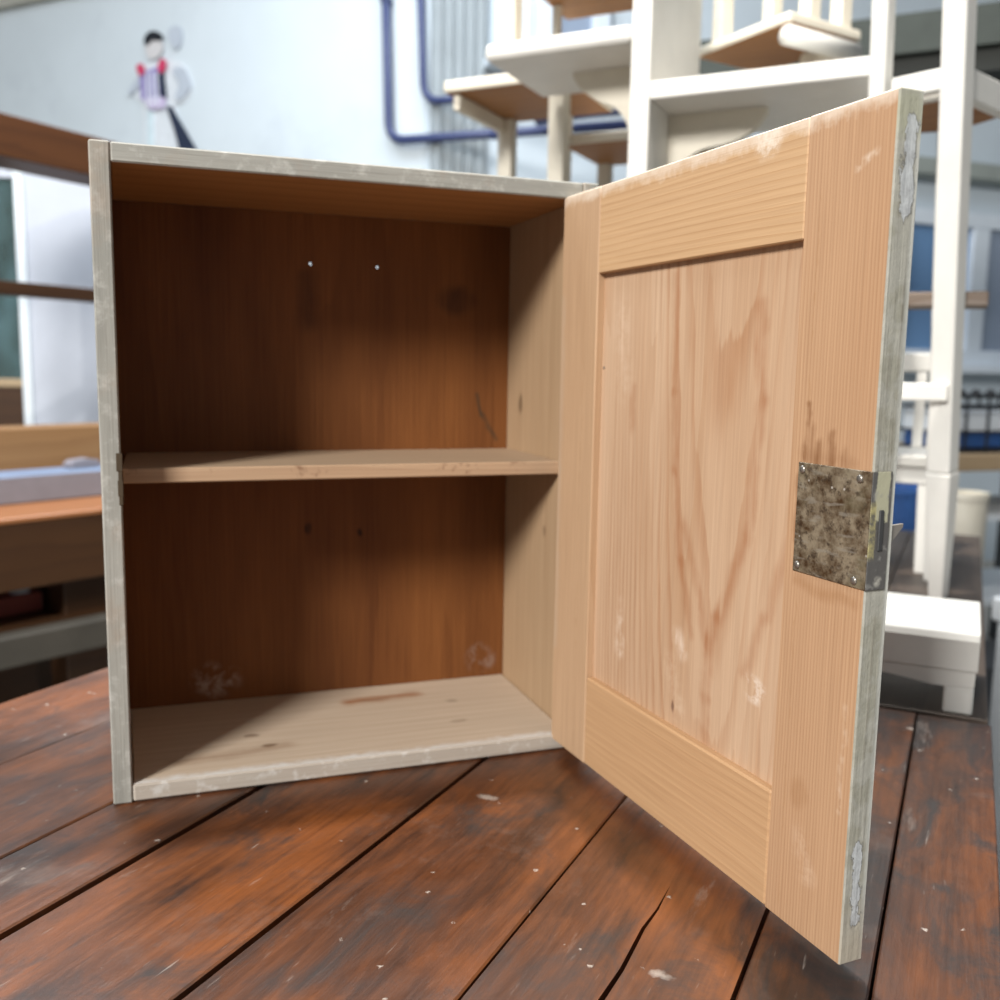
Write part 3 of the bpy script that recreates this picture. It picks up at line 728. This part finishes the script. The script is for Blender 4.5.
# chair on end behind the right board, turned a quarter of the way
P0, P1, P2 = (.226, 1.410), (.012, 1.555), (.335, 1.575)
ang = math.atan2(P1[1]-P0[1], P1[0]-P0[0])
chb = thing('chair', 'cream chair with thick rounded seat rail and raw underside above the right shelf board', 'chair', tw(P0[0], P0[1], 0), RZ)
e1 = Vector((P1[0]-P0[0], P1[1]-P0[1], 0)); e2 = Vector((P2[0]-P0[0], P2[1]-P0[1], 0))
zs0, zs1 = .985, 1.006
sq = [(0, 0), (e1.x, e1.y), (e1.x+e2.x, e1.y+e2.y), (e2.x, e2.y)]
so = obj('seat', prism(bmesh.new(), sq, 2, zs0, zs1, .006), [m_cream, m_raw], chb); facemat(so, 1, lambda p: p.normal.z < -.9)
n2 = e2.normalized(); n1 = e1.normalized()
s0 = n1*.012
obj('seat_rail', tube(bmesh.new(), [Vector((0, 0, .966))+s0+n2*.004, Vector((0, 0, .966))+s0+e2*.5, Vector((0, 0, .966))+s0+e2*.98], .0185, 14), m_white, chb, smooth=True)
for f1, f2, h in ((.80, .12, 1.30), (.12, .42, 1.22), (.12, .86, 1.30), (.85, .88, 1.30)):
    c = e1*f1 + e2*f2
    obj('post', beam(bmesh.new(), (c.x, c.y, zs1+.0003), (c.x, c.y, h), .030, .030, bev=.003, side=tuple(n1)), m_cream, chb)
for f1, f2 in ((.22, .80), (.14, .90), (.5, .97), (.42, .88)):
    c = e1*f1 + e2*f2
    obj('leg', beam(bmesh.new(), (c.x, c.y, 0), (c.x, c.y, zs0-.0004), .022, .022, .030, .030, .002), m_cream, chb)

# tall narrow stand on the right, turned on the table
hb, ha = .5547, 1.1116
hc = thing('tall_stand', 'tall narrow white stand with splayed tapering legs at the right, on grey-brown table', 'stand', tw(hb, ha, 0), RZ)
ex = Vector((.924, -.382, 0)); ey = Vector((.382, .924, 0))
seat_z = .752; sd = Vector((.528-hb, 1.018-ha, seat_z))
def legat(z): return sd*(z/seat_z)
sw, sdp = .112, .19
obj('leg', beam(bmesh.new(), legat(.20), legat(1.22), .034, .034, .034, .034, .003, side=tuple(ex)), m_white, hc)
obj('leg_foot', beam(bmesh.new(), (0, 0, .002), legat(.1995), .022, .024, .038, .037, .003, side=tuple(ex)), m_white, hc)
def tl(b_, a_, z_): return Vector((b_-hb, a_-ha, z_))
for foot, tp in ((tl(.435, 1.135, 0), tl(.418, 1.02, 1.22)), (tl(.540, 1.245, 0), tl(.516, 1.225, .728)), (tl(.445, 1.235, 0), tl(.425, 1.215, .728))):
    obj('leg', beam(bmesh.new(), foot, tp, .020, .020, .028, .028, .003, side=tuple(ex)), m_white, hc)
def loc(u, v, z): return sd + ex*u + ey*v + Vector((0, 0, z))
q5 = [tl(.437, 1.078, 0), tl(.530, 1.040, 0), tl(.588, 1.175, 0), tl(.525, 1.245, 0), tl(.415, 1.235, 0)]
st = obj('seat', prism(bmesh.new(), [(v.x, v.y) for v in q5], 2, seat_z-.022, seat_z-.004), [m_white, m_raw], hc); facemat(st, 1, lambda p: p.normal.z < -.9)
obj('seat_rail', beam(bmesh.new(), loc(-sw+.020, .002, .0), loc(-.018, .002, .0), .018, .030, bev=.003), m_white, hc)
obj('seat_rail', beam(bmesh.new(), loc(.002, .018, -.006), loc(.002, sdp-.017, -.006), .018, .042, bev=.003), m_white, hc)
fz = .452; f = legat(fz)
obj('foot_rest', B(f.x-.13, f.x+.052, f.y+.020, f.y+.090, fz-.008, fz+.014, bev=.003), wood('grey_brown_wood', (.22, .18, .15), (.12, .075, .045), 0, 1, 200, 2, .5, .3, .6), hc)
rz_ = .318; r = legat(rz_)
obj('stretcher', B(r.x-.112, r.x+.004, r.y-.029, r.y-.0195, rz_-.012, rz_+.014, bev=.002), m_white, hc)
# small slatted chair behind it
sc_ = thing('slatted_chair', 'small white slat-back child chair standing behind the leg of the tall stand', 'chair', tw(.47, 1.30, 0), RZ)
cz = .185
st = obj('seat', B(-.16, .065, -.012, .20, cz, cz+.022, bev=.004), [m_white, m_raw], sc_); facemat(st, 1, lambda p: p.normal.z < -.9)
obj('apron', B(-.15, .058, -.004, .012, cz-.028, cz-.0003, bev=.002), m_white, sc_)
for x in (-.14, .05):
    obj('leg', beam(bmesh.new(), (x, .01, 0), (x, .012, cz-.029), .020, .020, .028, .028, .002), m_white, sc_)
    obj('leg', beam(bmesh.new(), (x, .20, 0), (x, .185, cz-.0005), .022, .022, .028, .028, .002), m_white, sc_)
    obj('back_post', beam(bmesh.new(), (x, .185, cz+.0225), (x, .205, .385), .024, .024, bev=.002), m_white, sc_)
obj('top_rail', B(-.125, .0375, .196, .214, .350, .385, bev=.003), m_white, sc_)
for i in range(4):
    x = -.105 + i*.042
    obj('slat', beam(bmesh.new(), (x, .188, cz+.0225), (x, .204, .3495), .018, .010, bev=.001, side=(1, 0, 0)), m_white, sc_)

# ------------------------------------------------------------------ right background below the window
m_tan = wood('tan_board', (.46, .35, .22), (.34, .23, .13), 0, 1, 120, 2, .4, .2, .6)
m_black = plain('black_metal', (.012, .014, .018), .45)
m_blue = plain('blue_plastic', (.03, .10, .30), .4)
m_boxw = paint('white_card', (.66, .70, .74), .7, .04, 12)
p = at(965, 466, 3.3); bz = p.z
bt = thing('workbench', 'tan wooden workbench with black steel legs under the window', 'workbench', (p.x+.55, p.y+.1, FZ))
obj('bench_top', B(-.75, 1.3, -.02, .55, bz-FZ-.03, bz-FZ+.03, bev=.004), m_tan, bt)
for x in (-.70, .30, 1.2):
    for y in (.02, .48):
        obj('leg', B(x, x+.05, y, y+.05, 0, bz-FZ-.0305), m_black, bt)
for zz in (.30, .62):
    obj('lower_shelf', B(-.70, 1.25, .03, .5, zz, zz+.02), m_boxw, bt)
# wire basket with a blue cloth on the bench
bk = thing('wire_basket', 'black wire basket with beaded rim on the tan workbench', 'basket', (p.x+.42, p.y+.25, bz+.0305))
bw, bh, bd = .40, .20, .12
for z in (.006, .075, .16, bh):
    bm = bmesh.new()
    for a, b in (((-bw, -bd), (bw, -bd)), ((bw, -bd), (bw, bd)), ((bw, bd), (-bw, bd)), ((-bw, bd), (-bw, -bd))): tube(bm, [(*a, z), (*b, z)], .006, 6)
    obj('wire', bm, m_black, bk)
for i in range(9):
    x = -bw + i*bw/4
    for y in (-bd, bd):
        bm = bmesh.new(); tube(bm, [(x, y, .0), (x, y, bh)], .005, 6); obj('wire', bm, m_black, bk)
for i in range(13):
    bm = bmesh.new(); bmesh.ops.create_icosphere(bm, subdivisions=2, radius=.017); bmesh.ops.translate(bm, verts=bm.verts[:], vec=(-bw + i*bw/6, -bd, bh+.012))
    obj('bead', bm, m_black, bk, smooth=True)
o = obj('folded_cloth', B(-bw+.02, bw-.02, -bd+.02, bd-.02, .013, .07, bev=.015, seg=3), m_blue); o.location = bk.location; tag(o, 'blue folded cloth lying at the bottom of the wire basket', 'cloth')
o = obj('storage_box', B(-bw+.02, bw-.02, -bd+.02, bd-.02, .0705, .150, bev=.004), m_boxw); o.location = bk.location; tag(o, 'flat white box on the blue cloth in the wire basket', 'box')
# things under the bench
def barrel(name, px, py0, py1, d, r, mat, label, cat, lip=True):
    a = at(px, py0, d); z1 = a.z
    prof = [(r*.86, 0), (r*.93, (z1-FZ)*.3), (r*.98, (z1-FZ)*.8), (r, z1-FZ-.02), (r*1.06, z1-FZ-.018), (r*1.06, z1-FZ), (r*.95, z1-FZ), (r*.93, z1-FZ-.03)]
    root = tag(obj(name, lathe(bmesh.new(), prof, 28), mat, smooth=False), label, cat)
    root.location = (a.x, a.y, FZ)
    bm = bmesh.new(); tube(bm, [(r*1.05*math.cos(t_), r*1.05*math.sin(t_), (z1-FZ)*.62) for t_ in [math.pi*2*k/24 for k in range(25)]], .008, 6)
    obj('hoop', bm, mat, root)
    return root
barrel('barrel', 902, 486, 0, 2.75, .085, m_blue, 'blue plastic barrel beyond the end of the grey-brown table', 'barrel')
barrel('barrel', 929, 488, 0, 3.1, .07, m_boxw, 'white plastic barrel beside the blue barrel beyond the table end', 'barrel')
barrel('churn', 969, 492, 0, 2.75, .052, m_cream, 'cream coloured churn standing in front of the tan workbench', 'churn')
q = at(1022, 560, 2.55)
bx_ = thing('crate', 'dark blue crate of slatted sides in front of the tan workbench at right', 'crate', (q.x, q.y, FZ))
m_navy = plain('navy_plastic', (.02, .035, .075), .5)
obj('base', B(-.14, .22, -.16, .16, 0, .40), m_black, bx_)
for i in range(5):
    z = .4005 + i*.062; obj('slat', B(-.14, .22, -.16, -.145, z, z+.045, bev=.003), m_navy if i % 2 else m_boxw, bx_)
for x, y in ((-.14, -.145), (.195, -.145), (-.14, .135), (.195, .135)):
    obj('corner_post', B(x, x+.025, y, y+.025, .4005, .70), m_navy, bx_)
q = at(1040, 628, 1.75)
fl_ = thing('storage_box', 'white lidded box low on the right beside the table', 'box', (q.x+.20, q.y-.05, FZ))
obj('body', B(-.14, .2, -.1, .2, 0, q.z-FZ-.03, bev=.004), m_boxw, fl_); obj('lid', B(-.15, .21, -.11, .21, q.z-FZ-.0295, q.z-FZ+.02, bev=.006), m_boxw, fl_)

# ------------------------------------------------------------------ left background: bench, rack, glazed cabinet
m_orange = wood('orange_bench_wood', (.36, .145, .052), (.24, .085, .028), 0, 1, 120, 2, .4, .25, .4, spec=.5)
m_dkbr = wood('dark_brown_wood', (.062, .027, .010), (.034, .014, .006), 0, 2, 120, 2, .5, .3, .5)
m_brown = wood('brown_rack_wood', (.11, .040, .012), (.06, .021, .007), 0, 2, 110, 2, .5, .3, .5)
m_slab = paint('grey_slab', (.24, .23, .26), .6, .06, 10); m_slabtop = paint('blue_slab_top', (.20, .26, .38), .5, .05, 8)
u = Vector((.84, .54, 0)).normalized(); ub = math.atan2(u.y, u.x)
bo = Vector((-.281, 1.543, FZ))
wbch = thing('carpenter_bench', 'orange-brown wooden workbench at the left behind the plank table', 'workbench', bo, ub)
obj('bench_top', B(-.60, .75, 0, .56, .785, .80, bev=.004), m_orange, wbch)
obj('apron', B(-.58, .73, .003, .05, .635, .7847, bev=.003), m_dkbr, wbch)
obj('apron', B(-.58, .73, .51, .545, .635, .7847, bev=.003), m_dkbr, wbch)
for x in (-.56, .165, .64):
    for y in (.055, .42):
        obj('leg', B(x, x+.11 if x == .165 else x+.08, y, y+.08, 0, .7847, bev=.004), m_dkbr, wbch)
obj('stretcher', B(-.58, .73, -.015, .04, .468, .538, bev=.004), paint('dusty_plank', (.07, .062, .05), .7, .12, 7), wbch)
obj('back_board', B(-.58, .73, .547, .558, 0, .784), m_dkbr, wbch)  # dark sheet added in place of the shade under the bench, hides what is behind
obj('lower_shelf', B(-.58, .73, .056, .52, .53, .545), m_dkbr, wbch)
def onb(name, x0, x1, y0, y1, z0, z1, mats, label, cat, bev=.003):
    o = obj(name, B(x0, x1, y0, y1, z0, z1, bev=bev), mats); o.location = bo; o.rotation_euler = (0, 0, ub)
    return tag(o, label, cat)
o = onb('panel_slab', -.50, .55, .19, .32, .8005, .868, [m_slab, m_slabtop], 'thick grey panel with bluish top lying on the orange workbench', 'panel'); facemat(o, 1, lambda p: p.normal.z > .5)
onb('timber_plank', -.55, .70, .335, .44, .8005, .972, wood('plank_brown', (.30, .165, .07), (.20, .10, .04), 0, 2, 120, 2, .4, .2, .6), 'light brown timber plank on edge at the back of the orange workbench', 'plank')
onb('red_plank', -.50, .155, .14, .30, .5455, .590, wood('red_timber', (.32, .075, .055), (.2, .04, .03), 0, 1, 100, 2, .4), 'reddish timber lying on the lower shelf of the orange workbench', 'plank')
j = tag(obj('jar', lathe(bmesh.new(), [(.022, 0), (.024, .01), (.024, .040), (.018, .046), (.018, .052)], 18), m_boxw), 'small white jar on the reddish timber under the orange workbench', 'jar')
j.location = bo + u*.115 + Vector((-u.y, u.x, 0))*.17 + Vector((0, 0, .5905)); obj('lid', lathe(bmesh.new(), [(.02, .0522), (.02, .060), (.019, .061)], 18), m_slab, j)
q = at(90, 442, 2.28)
tl = tag(obj('plane_block', prism(bmesh.new(), [(-.03, 0), (.05, 0), (.05, .018), (.02, .024), (-.02, .020), (-.03, .012)], 1, -.02, .02, .002), m_slab), 'small dark grey block resting on the grey panel near the cabinet edge', 'block')
tl.location = bo + u*.33 + Vector((-u.y, u.x, 0))*.27 + Vector((0, 0, .8685)); tl.rotation_euler = (0, 0, ub)
# open rack: two dark boards on uprights standing on the bench
rk0 = at(0, 136, 2.85); rk1 = at(88, 157, 3.12); rd = Vector((rk1.x-rk0.x, rk1.y-rk0.y, 0)).normalized(); ra = math.atan2(rd.y, rd.x)
zt_ = (rk0.z+rk1.z)/2
rack = thing('wooden_rack', 'brown open wooden rack with two long boards at left, in front of white glazed cabinet', 'rack', (rk0.x, rk0.y, FZ), ra)
zz = zt_-FZ
obj('top_board', B(-.5, .50, -.012, .17, zz-.058, zz+.066, bev=.004), m_brown, rack)
z2 = at(40, 290, 2.97).z-FZ
obj('shelf_board', B(-.5, .50, -.012, .05, z2-.021, z2+.021, bev=.003), m_dkbr, rack)
for x in (-.46, .43):
    obj('upright', B(x, x+.05, .051, .10, 0, z2-.0215, bev=.003), m_dkbr, rack)
    obj('upright', B(x, x+.05, .051, .10, z2-.021, zz-.0585, bev=.003), m_dkbr, rack)
# white cabinet with glazed door
g0 = at(29, 300, 3.65)
gz1 = at(29, 158, 3.65).z-FZ; gz0 = 0
m_wcab = paint('white_cabinet_paint', (.54, .57, .64), .5, .03, 8)
t = NT('cabinet_glass'); n = t.noise(t.scl(t.P(), (9, 9, 3)), 1, 3)
m_glass = t.finish(t.mix(t.rng(n, .35, .65), (.20, .32, .34), (.10, .14, .13)), .06, .6)
t.b.inputs['Transmission Weight'].default_value = .55; t.b.inputs['IOR'].default_value = 1.05
# its visible side faces the camera; the glazed front turns away to the left
cr = thing('glazed_cabinet', 'tall white cabinet with glass door behind the brown rack', 'cabinet', (g0.x, g0.y, FZ), math.radians(-12))
obj('side_panel', B(0, .40, 0, .02, 0, gz1, bev=.003), m_wcab, cr)
obj('corner_post', B(-.035, -.0003, -.012, .03, 0, gz1, bev=.004), paint('white_post', (.80, .86, .90), .4, .02, 8), cr)
obj('back_panel', B(-.60, .40, .36, .375, 0, gz1), m_dkbr, cr)
obj('top_panel', B(-.60, .40, -.01, .38, gz1+.0005, gz1+.03, bev=.004), m_wcab, cr)
zz0 = at(10, 384, 3.65).z-FZ
dr = obj('door', B(-.55, -.0355, .004, .010, zz0+.02, gz1-.09), m_glass, cr)
obj('door_rail', B(-.55, -.0355, -.006, .016, zz0-.012, zz0+.0195, bev=.003), m_tan, dr)
obj('door_rail', B(-.55, -.0355, -.008, .018, gz1-.0895, gz1, bev=.003), m_wcab, dr)
obj('door_stile', B(-.60, -.5505, -.008, .018, zz0-.012, gz1, bev=.003), m_wcab, dr)
obj('lower_front', B(-.60, -.0355, 0, .018, 0, zz0-.0125), m_dkbr, cr)
obj('shelf', B(-.59, -.02, .03, .355, z2+.02, z2+.035), m_tan, cr)
